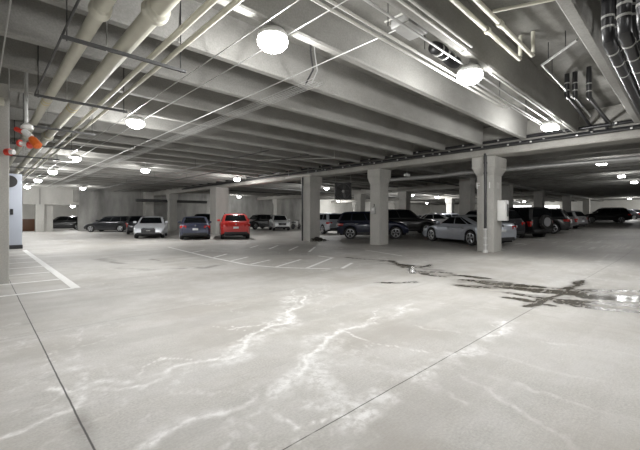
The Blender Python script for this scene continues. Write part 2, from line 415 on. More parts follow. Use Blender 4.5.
def stem_x(y, x0, x1, w=0.085, wt=0.13):
    bm = NB(); prism(bm, [(y - w, ZB + .03), (y - w + .02, ZB), (y + w - .02, ZB), (y + w, ZB + .03), (y + wt, ZS + .02), (y - wt, ZS + .02)], 'x', x0, x1)
    return bm
def stem_y(x, y0, y1, w=0.085, wt=0.13):
    bm = NB(); prism(bm, [(x - w, ZB + .03), (x - w + .02, ZB), (x + w - .02, ZB), (x + w, ZB + .03), (x + wt, ZS + .02), (x - wt, ZS + .02)], 'y', y0, y1)
    return bm
k = 0
y = 1.17 - 1.54 * 5
while y < YW - 1:
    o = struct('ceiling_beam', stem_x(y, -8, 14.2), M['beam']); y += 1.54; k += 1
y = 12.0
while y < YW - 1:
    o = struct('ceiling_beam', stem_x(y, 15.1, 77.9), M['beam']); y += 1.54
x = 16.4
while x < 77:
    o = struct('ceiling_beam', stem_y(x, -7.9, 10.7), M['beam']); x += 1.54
# girders: inverted tees
def girder_y(x, y0, y1, label):
    bm = NB()
    prism(bm, [(x - .42, ZG + .04), (x - .38, ZG), (x + .38, ZG), (x + .42, ZG + .04), (x + .42, ZB - .02), (x + .2, ZB - .02), (x + .2, ZS + .02), (x - .2, ZS + .02), (x - .2, ZB - .02), (x - .42, ZB - .02)], 'y', y0, y1)
    return struct('girder', bm, M['girder'], label)
GX = 14.85
girder_y(GX, -7.9, YW - .1, 'long concrete girder carried by the row of near columns')
girder_y(-.5, -7.9, YW - .6, 'concrete girder over the near left column')
girder_y(29.3, 11.5, YW - .1, 'concrete girder crossing behind the parked cars')
girder_y(44.5, 11.5, YW - .1, 'farthest concrete girder beyond the parked cars')
bm = NB(); box(bm, 15.3, 78, 10.85, 11.45, ZB - .1, ZS); struct('girder', bm, M['beam'], 'concrete girder running away above the nose-to-nose cars')

def column(x, y, label, wx=.75, wy=.6, capital=True, z0=0, top=None, mat=None, cap=(.10, .08)):
    top = top or ZG
    bm = NB(); box(bm, x - wx / 2, x + wx / 2, y - wy / 2, y + wy / 2, z0 - .02, top, .02)
    if capital:
        a, c = cap
        lv = [(top - .72, 0), (top - .42, 1), (top, 1)]
        rings = []
        for z, f in lv:
            rings.append([bm.verts.new((x + sx * (wx / 2 + f * a), y + sy * (wy / 2 + f * c), z)) for sx, sy in ((-1, -1), (1, -1), (1, 1), (-1, 1))])
        for i in range(2):
            for q in range(4): bm.faces.new((rings[i][q], rings[i][(q + 1) % 4], rings[i + 1][(q + 1) % 4], rings[i + 1][q]))
        bm.faces.new(rings[0]); bm.faces.new(rings[2])
    o = struct('column', bm, mat or M['column'], label)
    return o
column(15.2, 5.83, 'nearest concrete column, with a dark pipe and a white box', .85, .66, cap=(.2, .12))
column(14.85, 11.15, 'concrete column in front of the navy car')
column(14.45, 15.85, 'concrete column with litter heaped at its foot', .8, .62)
column(14.3, 26.9, 'wide concrete column between the blue and the red car', 1.15, 1.0, False)
column(14.8, 38.0, 'column against the far stained wall')
column(.02, 10.35, 'near left edge concrete column', .92, .7, False, top=ZB)
for (xx, yy) in ((25.2, 11.2), (33.0, 11.2), (42.3, 11.2), (54, 11.2), (66, 11.2)):
    column(xx, yy, None, .8, .8, False, zg(xx, yy), ZB - .05)
for (xx, yy) in ((29.3, 19), (29.3, 24.5), (29.3, 32), (29.3, 39), (44.5, 22), (44.5, 30), (44.5, 38)):
    column(xx, yy, None, .75, .75, True)

# ------------------------------------------------------------------ luminaires
def luminaire(x, y, z, label, group, watts=LAMP_W, square=False, drop=0.06):
    t = empty('ceiling_light', (x, y, z))
    tag(t, label, 'light', group)
    bm = NB()
    if square:
        box(bm, -.21, .21, -.16, .16, .02, .12, .02)
    else:
        lathe(bm, [(.10, .16), (.17, .13), (.22, .07), (.22, .03), (.2, .01)], n=24)
    link('housing', bm, M['white'], t)
    bm = NB()
    if square: box(bm, -.22, .22, -.18, .18, -.09, .025, .03)
    else: lathe(bm, [(.21, .03), (.225, -.02), (.21, -.08), (.16, -.13), (.08, -.16), (.02, -.165)], n=24)
    link('lens', bm, M['lens'], t)
    bm = NB(); tube(bm, [(0, 0, .14), (0, 0, ZS - z + .01)], .012, 6)
    link('stem', bm, M['galv'], t)
    ld = bpy.data.lights.new('lamp', 'POINT'); ld.energy = watts * UP; ld.shadow_soft_size = .1; ld.color = (1, .995, .985)
    lo = bpy.data.objects.new('lamp', ld); C.objects.link(lo); lo.location = (x, y, z - .29)
    sd = bpy.data.lights.new('lamp_down', 'SPOT'); sd.energy = watts; sd.shadow_soft_size = .12; sd.color = (1, .995, .985); sd.spot_size = R(165); sd.spot_blend = 1.0
    so = bpy.data.objects.new('lamp_down', sd); C.objects.link(so); so.location = (x, y, z - .29)
    return t
LEFT = [(3.13, 4.28), (3.13, 10.6), (3.1, 18.9), (3.1, 25.4), (3.05, 31.9), (3.05, 39.6)]
for i, (x, y) in enumerate(LEFT):
    luminaire(x, y, 4.0, 'round ceiling light, %s from the camera in the left row' % ORD[i], 'left row of ceiling lights')
MID = [(6.7, 21.0), (6.8, 37.9)]
for i, (x, y) in enumerate(MID):
    luminaire(x, y, 4.0, ['round light over the silver sedan aisle', 'round light near the far left stained wall'][i], 'ceiling lights of the aisle')
luminaire(12.8, 21.6, 4.0, 'round light above the red hatchback', 'ceiling lights of the aisle')
luminaire(6.5, 2.84, 4.0, 'bright round light hung under the conduit bundle, top right', 'right row of ceiling lights')
luminaire(11.9, 2.87, 4.0, 'square light beside the girder pipes, right of the nearest column', 'right row of ceiling lights', square=True)
for i, (x, y) in enumerate([(21.7, 3.1), (29.5, 3.2), (35.3, 3.1), (67, 6.4), (74, 2.5)]):
    luminaire(x, y, 4.0, 'square light beyond the girder, %s in the far right row' % ORD[i], 'far right row of ceiling lights', square=True, watts=LAMP_W * (.30 if i < 3 else 1.6))
FARL = [(22.6, 22.8, 'round light right of the litter column'), (37, 23, 'round light above the black car roofs'), (24, 40, 'round light near the white car by the far wall'),
        (36, 33, 'round light deep behind the silver pickup'), (42.6, 40.3, 'faint distant light by the far back wall'),
        (60, 21, 'tiny distant light just right of the nearest column'), (66, 19.7, 'tiny distant light over the car with the spare wheel'),
        (42.5, 22.8, 'round light between the black car roofs and the dark column'), (57, 36.6, 'tiny distant light over the pale roofs, left one'), (59.6, 34, 'tiny distant light over the pale roofs, right one')]
for x, y, lb in FARL: luminaire(x, y, 4.0, lb, 'lights of the far bays', watts=LAMP_W * 1.2)
luminaire(7.6, 47.6, 2.62, 'light inside the far left room', 'far room lights', watts=260)
luminaire(3.6, 49, 3.2, 'light inside the far left store', 'far room lights', watts=260)
# garage lamps behind the viewpoint keep the near floor lit
for x, y, lb in ((-3.5, 4.3, 'ceiling light left of the near left column'), (-3.5, -3.6, 'ceiling light behind the viewpoint, left one'), (3.1, -2.8, 'ceiling light behind the viewpoint, middle one'), (9.5, -3.0, 'ceiling light behind the viewpoint, right one'), (19, -3.5, 'ceiling light beyond the girder, out of frame')):
    luminaire(x, y, 4.0, lb, 'ceiling lights behind the viewpoint', watts=LAMP_W * .8)

# ------------------------------------------------------------------ floor paint
def stripe(bm, a, b, w=.1, z=.004):
    a = Vector(a); b = Vector(b); d = (b - a).normalized(); n = Vector((-d.y, d.x, 0)) * w / 2
    vs = [Vector((p.x, p.y, zg(p.x, p.y) + z)) for p in (a + n, a - n, b - n, b + n)]
    bm.faces.new([bm.verts.new(v) for v in vs])
bm = NB()
stripe(bm, (1.40, 8.40, 0), (1.42, 19.6, 0), .15)
for yy in (8.43, 9.85, 11.3, 12.75, 14.2, 15.7, 17.2, 18.7): stripe(bm, (-.3 if yy > 8.5 else -1.5, yy, 0), (1.36, yy, 0), .125)
struct('trim_hatching_left', bm, M['line'], 'white hatched floor zone beside the near left column')
bm = NB()
poly = [(168, 247), (190, 252.5), (213, 258), (248, 265), (275, 267.3), (300, 268.2), (330, 269)]
for a, b in zip(poly[:-1], poly[1:]): stripe(bm, at(*a, 0), at(*b, 0), .11)
for a, b in (((190, 253), (205, 250)), ((212, 258), (227, 254)), ((231, 261), (248, 257)), ((250, 264.5), (270, 260)), ((276, 267), (301, 259.5)), ((306, 268.5), (332, 258)), ((250, 248), (258, 245.5)), ((269, 249), (278, 245.5)), ((289, 250.5), (298, 246.5)), ((309, 252), (315, 247)), ((318, 256), (334, 258)), ((342, 268.5), (352, 263)), ((365, 250), (402, 256))):
    stripe(bm, at(*a, 0), at(*b, 0), .1)
struct('trim_hatching_aisle', bm, M['line'], 'curved white hatched zone in front of the columns')
bm = NB()
for i in range(8):
    x = 16.2 + i * 3.0
    stripe(bm, (x, 5.6, 0), (x + 2.2, 10.4, 0), .1); stripe(bm, (x - .6, 16.6, 0), (x + 2.6, 12.4, 0), .1)
struct('trim_bay_lines', bm, M['line'])

# ------------------------------------------------------------------ cars
def make_car(name, label, x, y, heading, color, kind='sedan', rack=False, spare=False, z=None, group='parked cars', Ls=None, S=1.0):
    spec = {
     'sedan': dict(L=4.7, W=1.84, H=1.45, hood=.80, belt=.96, deck=1.02, xb_f=.92, xt_f=.22, xt_r=-1.0, xb_r=-1.75, wb=2.80, r=.33, sill=.24),
     'fastback': dict(L=4.95, W=1.95, H=1.44, hood=.80, belt=.98, deck=1.08, xb_f=1.0, xt_f=.2, xt_r=-.7, xb_r=-2.1, wb=2.95, r=.36, sill=.22),
     'wagon': dict(L=4.7, W=1.82, H=1.50, hood=.82, belt=.98, deck=1.0, xb_f=.95, xt_f=.3, xt_r=-1.95, xb_r=-2.25, wb=2.75, r=.33, sill=.24),
     'suv': dict(L=4.65, W=1.88, H=1.70, hood=1.0, belt=1.1, deck=1.12, xb_f=1.05, xt_f=.4, xt_r=-1.85, xb_r=-2.2, wb=2.75, r=.37, sill=.3),
     'coupe_suv': dict(L=4.4, W=1.85, H=1.62, hood=.98, belt=1.08, deck=1.1, xb_f=.95, xt_f=.3, xt_r=-1.4, xb_r=-2.05, wb=2.6, r=.36, sill=.28),
     'jeep': dict(L=4.4, W=1.86, H=1.84, hood=1.12, belt=1.2, deck=1.2, xb_f=.75, xt_f=.5, xt_r=-2.05, xb_r=-2.15, wb=2.6, r=.4, sill=.42),
     'pickup': dict(L=5.2, W=1.92, H=1.80, hood=1.1, belt=1.2, deck=1.2, xb_f=1.1, xt_f=.55, xt_r=-.75, xb_r=-.95, wb=3.2, r=.4, sill=.42),
    }[kind]
    s = dict(spec); L, W, Hh = s['L'], s['W'], s['H']
    if Ls: L *= Ls
    if z is None: z = zg(x, y)
    slope = 0.020 if (x > 15 and y < 18) else 0.0
    t = empty(name, (x, y, z), heading)
    # sit the car along the sloping slab
    cs, sn = math.cos(heading), math.sin(heading)
    t.rotation_euler = (0, 0, heading) if slope == 0 else (Matrix.Rotation(heading, 3, 'Z') if 0 else (Vector((-slope, 0, 1)).to_track_quat('Z', 'Y').to_matrix() @ Matrix.Rotation(0, 3, 'Z'))).to_euler()
    if slope:
        n = Vector((-slope, 0, 1)).normalized(); fx = Vector((cs, sn, 0)); fx = (fx - n * fx.dot(n)).normalized(); fy = n.cross(fx)
        t.rotation_euler = Matrix(((fx.x, fy.x, n.x), (fx.y, fy.y, n.y), (fx.z, fy.z, n.z))).to_euler()
    tag(t, label, 'car', group); t.scale = (S, S, S)
    hl = L / 2; r = s['r']; xf, xr = s['wb'] / 2 + .02, -s['wb'] / 2 + .02
    def top(xx):
        pts = [(-hl, s['deck'] - .22), (-hl + .12, s['deck'] - .03), (-hl + .4, s['deck']), (min(s['xb_r'], -hl + .5) + .02, s['deck']), (s['xb_r'] + .35, s['belt'] + .02), (s['xb_f'] - .2, s['belt']), (s['xb_f'] + .15, s['belt'] - .02), (hl - .75, s['hood']), (hl - .22, s['hood'] - .10), (hl - .05, s['hood'] - .24), (hl, s['hood'] - .34)]
        pts.sort()
        return float(np.interp(xx, [p[0] for p in pts], [p[1] for p in pts]))
    def hw(xx):
        e = max(0, abs(xx) - (hl - .75)) / .75
        return W / 2 * (1 - .17 * e ** 2.4)
    def zb(xx):
        e = max(0, abs(xx) - (hl - .35)) / .35
        v = s['sill'] + .12 * e
        for xw in (xf, xr):
            d = abs(xx - xw); RR = r + .055
            if d < RR: v = max(v, r + math.sqrt(RR * RR - d * d))
        return v
    xs = [(-hl) + L * i / 100 for i in range(101)]
    bm = NB(); rings = []
    for xx in xs:
        w = hw(xx); zt = top(xx); z0 = zb(xx)
        fr = [0, .1, .28, .5, .72, .88, .97]
        h = zt - z0
        pr = [(w - .05, z0)]
        zz = lambda q: z0 + h * q
        pr += [(w - .015, z0 + .03), (w - .004, zz(.3)), (w, zz(.5)), (w - .012, zz(.7)), (w - .04, zz(.88)), (w - .10, zz(.97)), (w - .22, zt), (w * .5, zt + .018), (0, zt + .028)]
        full = pr + [(-a, b) for a, b in reversed(pr[:-1])]
        rings.append([bm.verts.new((xx, a, b)) for a, b in full])
    for i in range(len(rings) - 1):
        for q in range(len(rings[0]) - 1):
            bm.faces.new((rings[i][q], rings[i][q + 1], rings[i + 1][q + 1], rings[i + 1][q]))
    bm.faces.new(rings[0]); bm.faces.new(rings[-1])
    link('body', bm, color, t)
    # underbody
    bm = NB(); box(bm, -hl + .15, hl - .15, -(W / 2 - .27), W / 2 - .27, s['sill'] - .05, s['belt'] - .25)
    link('underbody', bm, M['under'], t)
    # cabin
    wb_, wt_ = W / 2 - .075, W / 2 - .24
    zb0 = s['belt'] - .03; zt = Hh - .04; hh = zt - zb0
    def ring(f, inset=0.0):
        x0 = s['xb_r'] + (s['xt_r'] - s['xb_r']) * f; x1 = s['xb_f'] + (s['xt_f'] - s['xb_f']) * f
        w = wb_ + (wt_ - wb_) * (f ** 1.2); x0 += inset; x1 -= inset; w -= inset; c = .14
        return [(x0, -w + c), (x0 + c * .8, -w), (x1 - c * 1.3, -w), (x1 - .04, -w + c), (x1, 0), (x1 - .04, w - c), (x1 - c * 1.3, w), (x0 + c * .8, w), (x0, w - c), (x0 - .0, 0)]
    def zrow(f): return zb0 + hh * f
    bm = NB(); rg = []
    for f, ins, dz in ((0, 0, 0), (.33, 0, 0), (.66, 0, 0), (.9, .0, 0), (1, .06, .0), (1.0, .22, .03), (1.0, .5, .045)):
        if kind in ('pickup',) and ins > .4: ins = .4
        rg.append([bm.verts.new((a, b, zrow(f) + dz)) for a, b in ring(f, ins)])
    for i in range(len(rg) - 1):
        for q in range(10): bm.faces.new((rg[i][q], rg[i][(q + 1) % 10], rg[i + 1][(q + 1) % 10], rg[i + 1][q]))
    bm.faces.new(rg[-1]); bm.faces.new(rg[0])
    link('cabin', bm, color, t)
    def P_side(u, f, sgn, off=.012):
        x0 = s['xb_r'] + (s['xt_r'] - s['xb_r']) * f; x1 = s['xb_f'] + (s['xt_f'] - s['xb_f']) * f
        w = wb_ + (wt_ - wb_) * (f ** 1.2)
        return (x0 + .12 + (x1 - .19 - x0 - .12) * u, sgn * (w + off), zrow(f))
    def patch(fn, u0, u1, f0, f1, nu=3, nf=4):
        bm = NB(); g = [[bm.verts.new(fn(u0 + (u1 - u0) * i / nu, f0 + (f1 - f0) * j / nf)) for j in range(nf + 1)] for i in range(nu + 1)]
        for i in range(nu):
            for j in range(nf): bm.faces.new((g[i][j], g[i + 1][j], g[i + 1][j + 1], g[i][j + 1]))
        ret = bmesh.ops.solidify(bm, geom=bm.faces[:], thickness=.006)
        return bm
    cuts = {'pickup': [(.04, .48), (.52, .97)], 'sedan': [(.0, .12), (.16, .53), (.56, 1.0)], 'fastback': [(.08, .2), (.24, .58), (.61, 1.0)]}.get(kind, [(.02, .25), (.28, .60), (.63, .98)])
    for sg in (1, -1):
        for u0, u1 in cuts:
            link('side_window', patch(lambda u, f, sg=sg: P_side(u, f, sg), u0, u1, .14, .88), M['glass'], t)
    def P_front(v, f):
        x1 = s['xb_f'] + (s['xt_f'] - s['xb_f']) * f; w = wb_ + (wt_ - wb_) * (f ** 1.2)
        return (x1 + .022 - .035 * abs(v) , v * (w - .13), zrow(f) + .004)
    link('windshield', patch(P_front, -1, 1, .10, .92, 6), M['glass'], t)
    def P_back(v, f):
        x0 = s['xb_r'] + (s['xt_r'] - s['xb_r']) * f; w = wb_ + (wt_ - wb_) * (f ** 1.2)
        return (x0 - .012, v * (w - .15), zrow(f) + .004)
    link('rear_window', patch(P_back, -1, 1, .2, .9, 6), M['glass'], t)
    # wheels
    for xw in (xf, xr):
        for sg in (1, -1):
            yw = sg * (W / 2 - .13)
            bm = NB(); o_ = .10 * 1
            prof = [(r * .62, -.1), (r * .93, -.11), (r, -.07), (r, .07), (r * .93, .11), (r * .62, .1)]
            lathe(bm, prof, n=28, axis='y')
            wh = link('wheel', bm, M['black'], t, loc=(xw, yw, r))
            bm = NB()
            lathe(bm, [(r * .70, .0), (r * .70, .112), (r * .64, .116), (r * .60, .09), (.0 + r * .1, .085)], n=28, axis='y')
            for q in range(5):
                a0 = 2 * math.pi * q / 5 + .3
                for da in (-.12, .12):
                    p0 = Vector((math.cos(a0) * r * .12, .112, math.sin(a0) * r * .12)); p1 = Vector((math.cos(a0 + da) * r * .66, .114, math.sin(a0 + da) * r * .66))
                    tube(bm, [p0, p1], [.03, .022], 6)
            if sg < 0:
                for v in bm.verts: v.co.y *= -1
            rm = link('rim', bm, M['rim'], wh)
            bm = NB(); lathe(bm, [(r * .59, .093), (r * .2, .095)], n=28, axis='y')
            if sg < 0:
                for v in bm.verts: v.co.y *= -1
            link('brake_recess', bm, M['under'], wh)
    # lamps, grille, plate, bumpers
    zh = s['hood'] - .30; zt_ = s['deck'] - .20
    for sg in (1, -1):
        bm = NB(); box(bm, hl - .30, hl - .055, sg * (W / 2 - .42) - .16, sg * (W / 2 - .42) + .16, zh + .06, zh + .20, .03)
        for v in bm.verts:
            v.co.x -= .28 * max(0, abs(v.co.y) - (W / 2 - .5)) ** 1.0
            v.co.z += .10 * max(0, abs(v.co.y) - (W / 2 - .5))
        link('headlight', bm, M['head'], t)
        bm = NB()
        tall = kind in ('jeep', 'pickup', 'wagon')
        wv = .07 if tall else .19
        yc = sg * (W / 2 - .2 - (0 if not tall else -.06) - (.03 if not tall else 0)); z0 = zt_ - (.22 if tall else .1)
        box(bm, -hl - .02, -hl + .30, yc - wv, yc + wv, z0, zt_ + .06, .025)
        for v in bm.verts: v.co.x += .35 * max(0, abs(v.co.y) - (W / 2 - .35)) ** 1.0
        link('tail_light', bm, M['tail'], t)
        bm = NB(); box(bm, s['xb_f'] - .32, s['xb_f'] - .14, sg * (W / 2 + .07) - .1, sg * (W / 2 + .07) + .1, s['belt'] + .02, s['belt'] + .16, .04)
        link('side_mirror', bm, color if kind != 'jeep' else M['trim'], t)
        for xx in (.05, -.95) if kind != 'pickup' else (.15,):
            bm = NB(); box(bm, xx - .09, xx + .09, sg * (W / 2 - .02) - .02, sg * (W / 2 - .02) + .02, s['belt'] - .17, s['belt'] - .14, .008)
            link('door_handle', bm, M['chrome'] if color in (P['silver'], P['navy']) else color, t)
        if kind in ('suv', 'jeep', 'coupe_suv', 'pickup', 'wagon'):
            bm = NB()
            # black lower cladding
            box(bm, xr + r + .07, xf - r - .07, sg * (W / 2 - .01) - .018, sg * (W / 2 - .01) + .014, s['sill'] - .02, s['sill'] + .13, .01)
            link('sill_cladding', bm, M['trim'], t)
    bm = NB(); box(bm, hl - .14, hl + .012, -.42, .42, zh - .13, zh + .16, .03); link('grille', bm, M['trim'], t)
    bm = NB(); box(bm, hl - .12, hl + .022, -.12, .12, zh + .0, zh + .05, .01); link('grille_badge', bm, M['chrome'], t)
    bm = NB(); box(bm, hl - .16, hl + .02, -.68, .68, s['sill'] + .04, s['sill'] + .17, .03); link('front_air_dam', bm, M['trim'], t)
    bm = NB(); box(bm, -hl - .03, -hl + .16, -.70, .70, s['sill'] + .03, s['sill'] + .20, .04); link('rear_bumper', bm, M['trim'], t)
    bm = NB(); box(bm, -hl - .035, -hl, -.16, .16, s['deck'] - .42, s['deck'] - .30, .005); link('license_plate', bm, M['plate'], t)
    bm = NB(); lathe(bm, [(.045, -hl - .02), (.05, -hl + .02)], n=16, axis='y')
    for v in bm.verts: v.co = Vector((v.co.y, v.co.x, v.co.z + s['deck'] - .14))
    link('tailgate_emblem', bm, M['chrome'], t)
    if rack:
        for sg in (1, -1):
            bm = NB(); yy = sg * (wt_ - .06); tube(bm, [(s['xt_f'] - .25, yy, Hh - .03), (s['xt_f'] - .35, yy, Hh + .04), (s['xt_r'] + .35, yy, Hh + .04), (s['xt_r'] + .2, yy, Hh - .03)], .018, 8)
            link('roof_rail', bm, M['trim'], t)
    if spare:
        bm = NB(); lathe(bm, [(.18, -.1), (.35, -.1), (.38, -.05), (.38, .08), (.3, .11), (.18, .1)], n=28, axis='y')
        for v in bm.verts: v.co = Vector((-hl - .13 + v.co.y, v.co.x, v.co.z + 1.02))
        sp = link('spare_wheel', bm, M['black'], t)
        bm = NB(); lathe(bm, [(.24, -.13), (.24, -.10), (.05, -.09)], n=24, axis='y')
        for v in bm.verts: v.co = Vector((-hl - .13 + v.co.y, v.co.x, v.co.z + 1.02))
        link('rim', bm, M['rim'], sp)
    if kind == 'pickup':
        bm = NB(); box(bm, -hl + .1, s['xb_r'] - .06, -W / 2 + .16, W / 2 - .16, s['deck'] + .0, s['deck'] + .035, .01); link('bed_cover', bm, M['trim'], t)
    return t
A = R(66)
def pc(px, D): p = atd(px, D); return p.x, p.y
make_car('silver_sedan', 'silver low sedan parked just behind the nearest column', 18.35, 8.3, A, P['silver'], 'fastback')
make_car('dark_hatchback', 'dark red-lamped car between the silver sedan and the car with a spare wheel', 22.1, 8.9, A, P['charcoal'], 'suv')
make_car('off_road_car', 'black boxy off-roader with a spare wheel on its tailgate', 24.5, 8.15, A, P['black'], 'jeep', spare=True, z=.06, S=1.06)
make_car('black_suv', 'long black car right of the one with the spare wheel', 28.9, 8.1, R(98), P['black'], 'suv', rack=True)
make_car('grey_wagon', 'grey car half hidden right of the long black car', 36.6, 8.6, R(75), P['grey'], 'wagon')
make_car('black_suv', 'black car standing apart at the far right with its side showing', 53.0, 7.3, R(112), P['black'], 'suv', rack=True)
make_car('dark_sedan', 'dark sedan at the far right edge near the pale wall', 68, 6.6, R(60), P['charcoal'], 'sedan')
make_car('navy_suv', 'navy car crossing behind the middle column', 18.1, 14.1, R(-53), P['navy'], 'suv', Ls=.93)
x, y = pc(403, 25.6); make_car('black_suv', 'black car nosing out beside the navy car, right of the middle column', x, y, R(-48), P['black'], 'suv', S=1.07)
x, y = pc(438, 30.5); make_car('white_sedan', 'white sedan whose roof shows above the silver sedan', x, y, R(-62), P['white'], 'sedan')
x, y = pc(420, 38); make_car('silver_sedan', 'pale sedan roof behind the black car, left of the dark column', x, y, R(-62), P['silver'], 'sedan')
x, y = pc(410, 47); make_car('white_suv', 'white car roof far behind the black car', x, y, R(-62), P['white'], 'suv')
x, y = pc(440, 49); make_car('dark_suv', 'dark car roof far beyond the white sedan', x, y, R(-62), P['charcoal'], 'suv')
x, y = pc(482, 38); make_car('black_suv', 'black car roof between the dark column and the nearest column', x, y, R(-62), P['black'], 'suv')
x, y = pc(455, 46); make_car('white_suv', 'white car roof touching the dark column left edge', x, y, R(-62), P['silver'], 'suv')
x, y = pc(234, 24.4); make_car('red_suv', 'red car seen from behind, right of the wide column', x, y, R(63), P['red'], 'coupe_suv', rack=True)
x, y = pc(195, 23.9); make_car('slate_blue_sedan', 'slate blue sedan seen from behind, left of the wide column', x, y, R(66), P['slate'], 'sedan')
x, y = pc(152, 25.2); make_car('silver_sedan', 'silver sedan facing the camera on the left', x, y, R(246), P['light'], 'sedan')
x, y = pc(140, 30.6); make_car('dark_sedan', 'dark car hidden behind the silver sedan on the left', x, y, R(70), P['charcoal'], 'wagon')
x, y = pc(111, 34.0); make_car('charcoal_wagon', 'charcoal wagon along the far stained wall', x, y, R(136), P['charcoal'], 'wagon', Ls=.9)
x, y = pc(203, 33.5); make_car('black_suv', 'black car behind the slate blue sedan', x, y, R(66), P['black'], 'suv')
x, y = pc(259, 42); make_car('black_sedan', 'black car behind the white one by the far wall', x, y, R(190), P['black'], 'suv')
x, y = pc(279, 38.3); make_car('white_suv', 'white car facing the camera left of the litter column', x, y, R(242), P['white'], 'suv', S=.95)
x, y = pc(325, 30.5); make_car('silver_pickup', 'silver car seen from behind just right of the litter column', x, y, R(72), P['silver'], 'suv')
make_car('black_wagon', 'black wagon inside the far left opening', 6.6, 47.5, R(175), P['black'], 'wagon')

# motorbike beside the far wall
def motorbike(x, y, rz):
    t = empty('motorcycle', (x, y, 0), rz); tag(t, 'small white and dark motorcycle left of the litter column', 'motorcycle')
    for xx in (-.68, .68):
        bm = NB(); lathe(bm, [(.2, -.05), (.31, -.05), (.33, 0), (.31, .05), (.2, .05)], n=24, axis='y'); link('wheel', bm, M['black'], t, loc=(xx, 0, .33))
    bm = NB(); tube(bm, [(-.68, .0, .33), (-.2, 0, .5), (.25, 0, .75), (.45, 0, .95)], .05, 8); link('frame', bm, M['dark_metal'], t)
    bm = NB(); tube(bm, [(.68, .08, .33), (.5, .08, .85), (.42, .08, 1.02)], .025, 8); tube(bm, [(.68, -.08, .33), (.5, -.08, .85), (.42, -.08, 1.02)], .025, 8); link('fork', bm, M['chrome'], t)
    bm = NB(); box(bm, -.25, .35, -.14, .14, .45, .95, .08); link('fuel_tank', bm, M['white'], t)
    bm = NB(); box(bm, -.85, -.2, -.12, .12, .75, .86, .05); link('seat', bm, M['black'], t)
    bm = NB(); tube(bm, [(.36, -.36, 1.06), (.45, 0, 1.04), (.36, .36, 1.06)], .018, 8); link('handlebar', bm, M['dark_metal'], t)
    bm = NB(); box(bm, -.2, .25, -.16, .16, .22, .5, .05); link('engine', bm, M['galv'], t)
x, y = pc(296, 41); motorbike(x, y, R(20))

# ------------------------------------------------------------------ overhead pipes along the left aisle
def pipe(name, label, pts, r, m, cat='pipe', group=None, n=14):
    bm = NB(); tube(bm, pts, r, n); return tag(link(name, bm, m), label, cat, group)
def big_pipe(x, z, r, label, bands):
    t = empty('drain_pipe', (x, 0, z)); tag(t, label, 'pipe', 'large cream overhead pipes')
    bm = NB(); tube(bm, [(0, .6, 0), (0, 41, 0)], r, 20); link('pipe_run', bm, M['cream_pipe'], t)
    for yy in bands:
        bm = NB(); rr = r * 1.0
        tube(bm, [(0, yy - .11, 0), (0, yy - .09, 0), (0, yy - .02, 0), (0, yy, 0), (0, yy + .06, 0), (0, yy + .09, 0)], [r * 1.02, r * 1.3, r * 1.3, r * 1.45, r * 1.45, r * 1.02], 20)
        link('coupling', bm, M['cream_pipe'], t)
    for yy in (9.6, 13.5, 18, 24):
        for q in (0, .22):
            bm = NB(); tube(bm, [(0, yy + q, 0), (0, yy + q + .04, 0)], r * 1.03, 20, True); link('label_band', bm, M['band'], t)
    return t
big_pipe(1.08, 3.93, .085, 'left thick cream pipe of the overhead pair', [5.0, 14.5, 24.5])
big_pipe(1.56, 3.90, .11, 'right thick cream pipe of the overhead pair', [4.5, 13.8, 24.0])
pipe('water_pipe', 'slim cream pipe right of the thick pair', [(1.96, .6, 3.9), (1.96, 41, 3.9)], .042, M['cream_pipe'], group='slim cream overhead pipes')
pipe('water_pipe', 'outer slim cream pipe, farthest right of the four', [(2.17, .6, 3.9), (2.17, 41, 3.9)], .036, M['cream_pipe'], group='slim cream overhead pipes')
i = 0
for i, yy in enumerate([5.67, 8.75, 11.8, 14.9, 18.0, 22.1, 26.2, 31.0, 36.0]):
    t = empty('trapeze_hanger', (0, yy, 0)); tag(t, 'dark strut hanger under the cream pipes, %s from the camera' % ORD[i], 'pipe hanger', 'pipe hangers of the left aisle')
    bm = NB(); box(bm, .78, 2.42, -.02, .02, 3.72, 3.765); link('strut', bm, M['dark_metal'], t)
    for xx in (.84, 2.34):
        bm = NB(); tube(bm, [(xx, 0, 3.70), (xx, 0, ZS)], .009, 6); link('rod', bm, M['dark_metal'], t)
    if i < 5:
        bm = NB(); tube(bm, [(1.3, 0, 3.7), (1.3, 0, ZS)], .008, 6); link('rod', bm, M['galv'], t)
# rail joining the first hangers on the left
pipe('strut_rail', 'dark rail linking the pipe hangers on their left side', [(.80, 1.0, 3.78), (.80, 8.75, 3.78)], .016, M['dark_metal'], 'rail', n=6)
for xx, z, r, lb in ((2.88, 4.1, .009, 'thin bright conduit nearest the slim cream pipes'), (3.32, 4.1, .009, 'thin conduit passing just right of the big round light'), (4.4, 4.12, .009, 'thin conduit left of the wire tray')):
    pipe('conduit', lb, [(xx, 3.0 if xx > 4 else .5, z), (xx, 40, z)], r, M['galv'], 'conduit', 'thin conduits along the left aisle', 6)
# extra conduits further left
for xx, z, lb in ((.28, 3.95, 'thin grey conduit over the near left column'),):
    pipe('conduit', lb, [(xx, 4.0, z), (xx, 40, z)], .010, M['galv'], 'conduit', None, 8)
# wire cable tray
t = empty('cable_tray', (4.9, 0, 4.08)); tag(t, 'galvanised wire basket tray running down the left aisle', 'cable tray')
bm = NB()
for dx, dz in ((-.13, .05), (-.13, 0), (-.065, 0), (0, 0), (.065, 0), (.13, 0), (.13, .05)): tube(bm, [(dx, 5.2, dz), (dx, 40, dz)], .0045, 4)
link('long_wires', bm, M['galv'], t)
bm = NB(); yy = 5.2
while yy < 24:
    tube(bm, [(-.13, yy, .05), (-.13, yy, 0), (.13, yy, 0), (.13, yy, .05)], .0035, 4, False); yy += .11
link('cross_wires', bm, M['galv'], t)['kind'] = 'stuff'
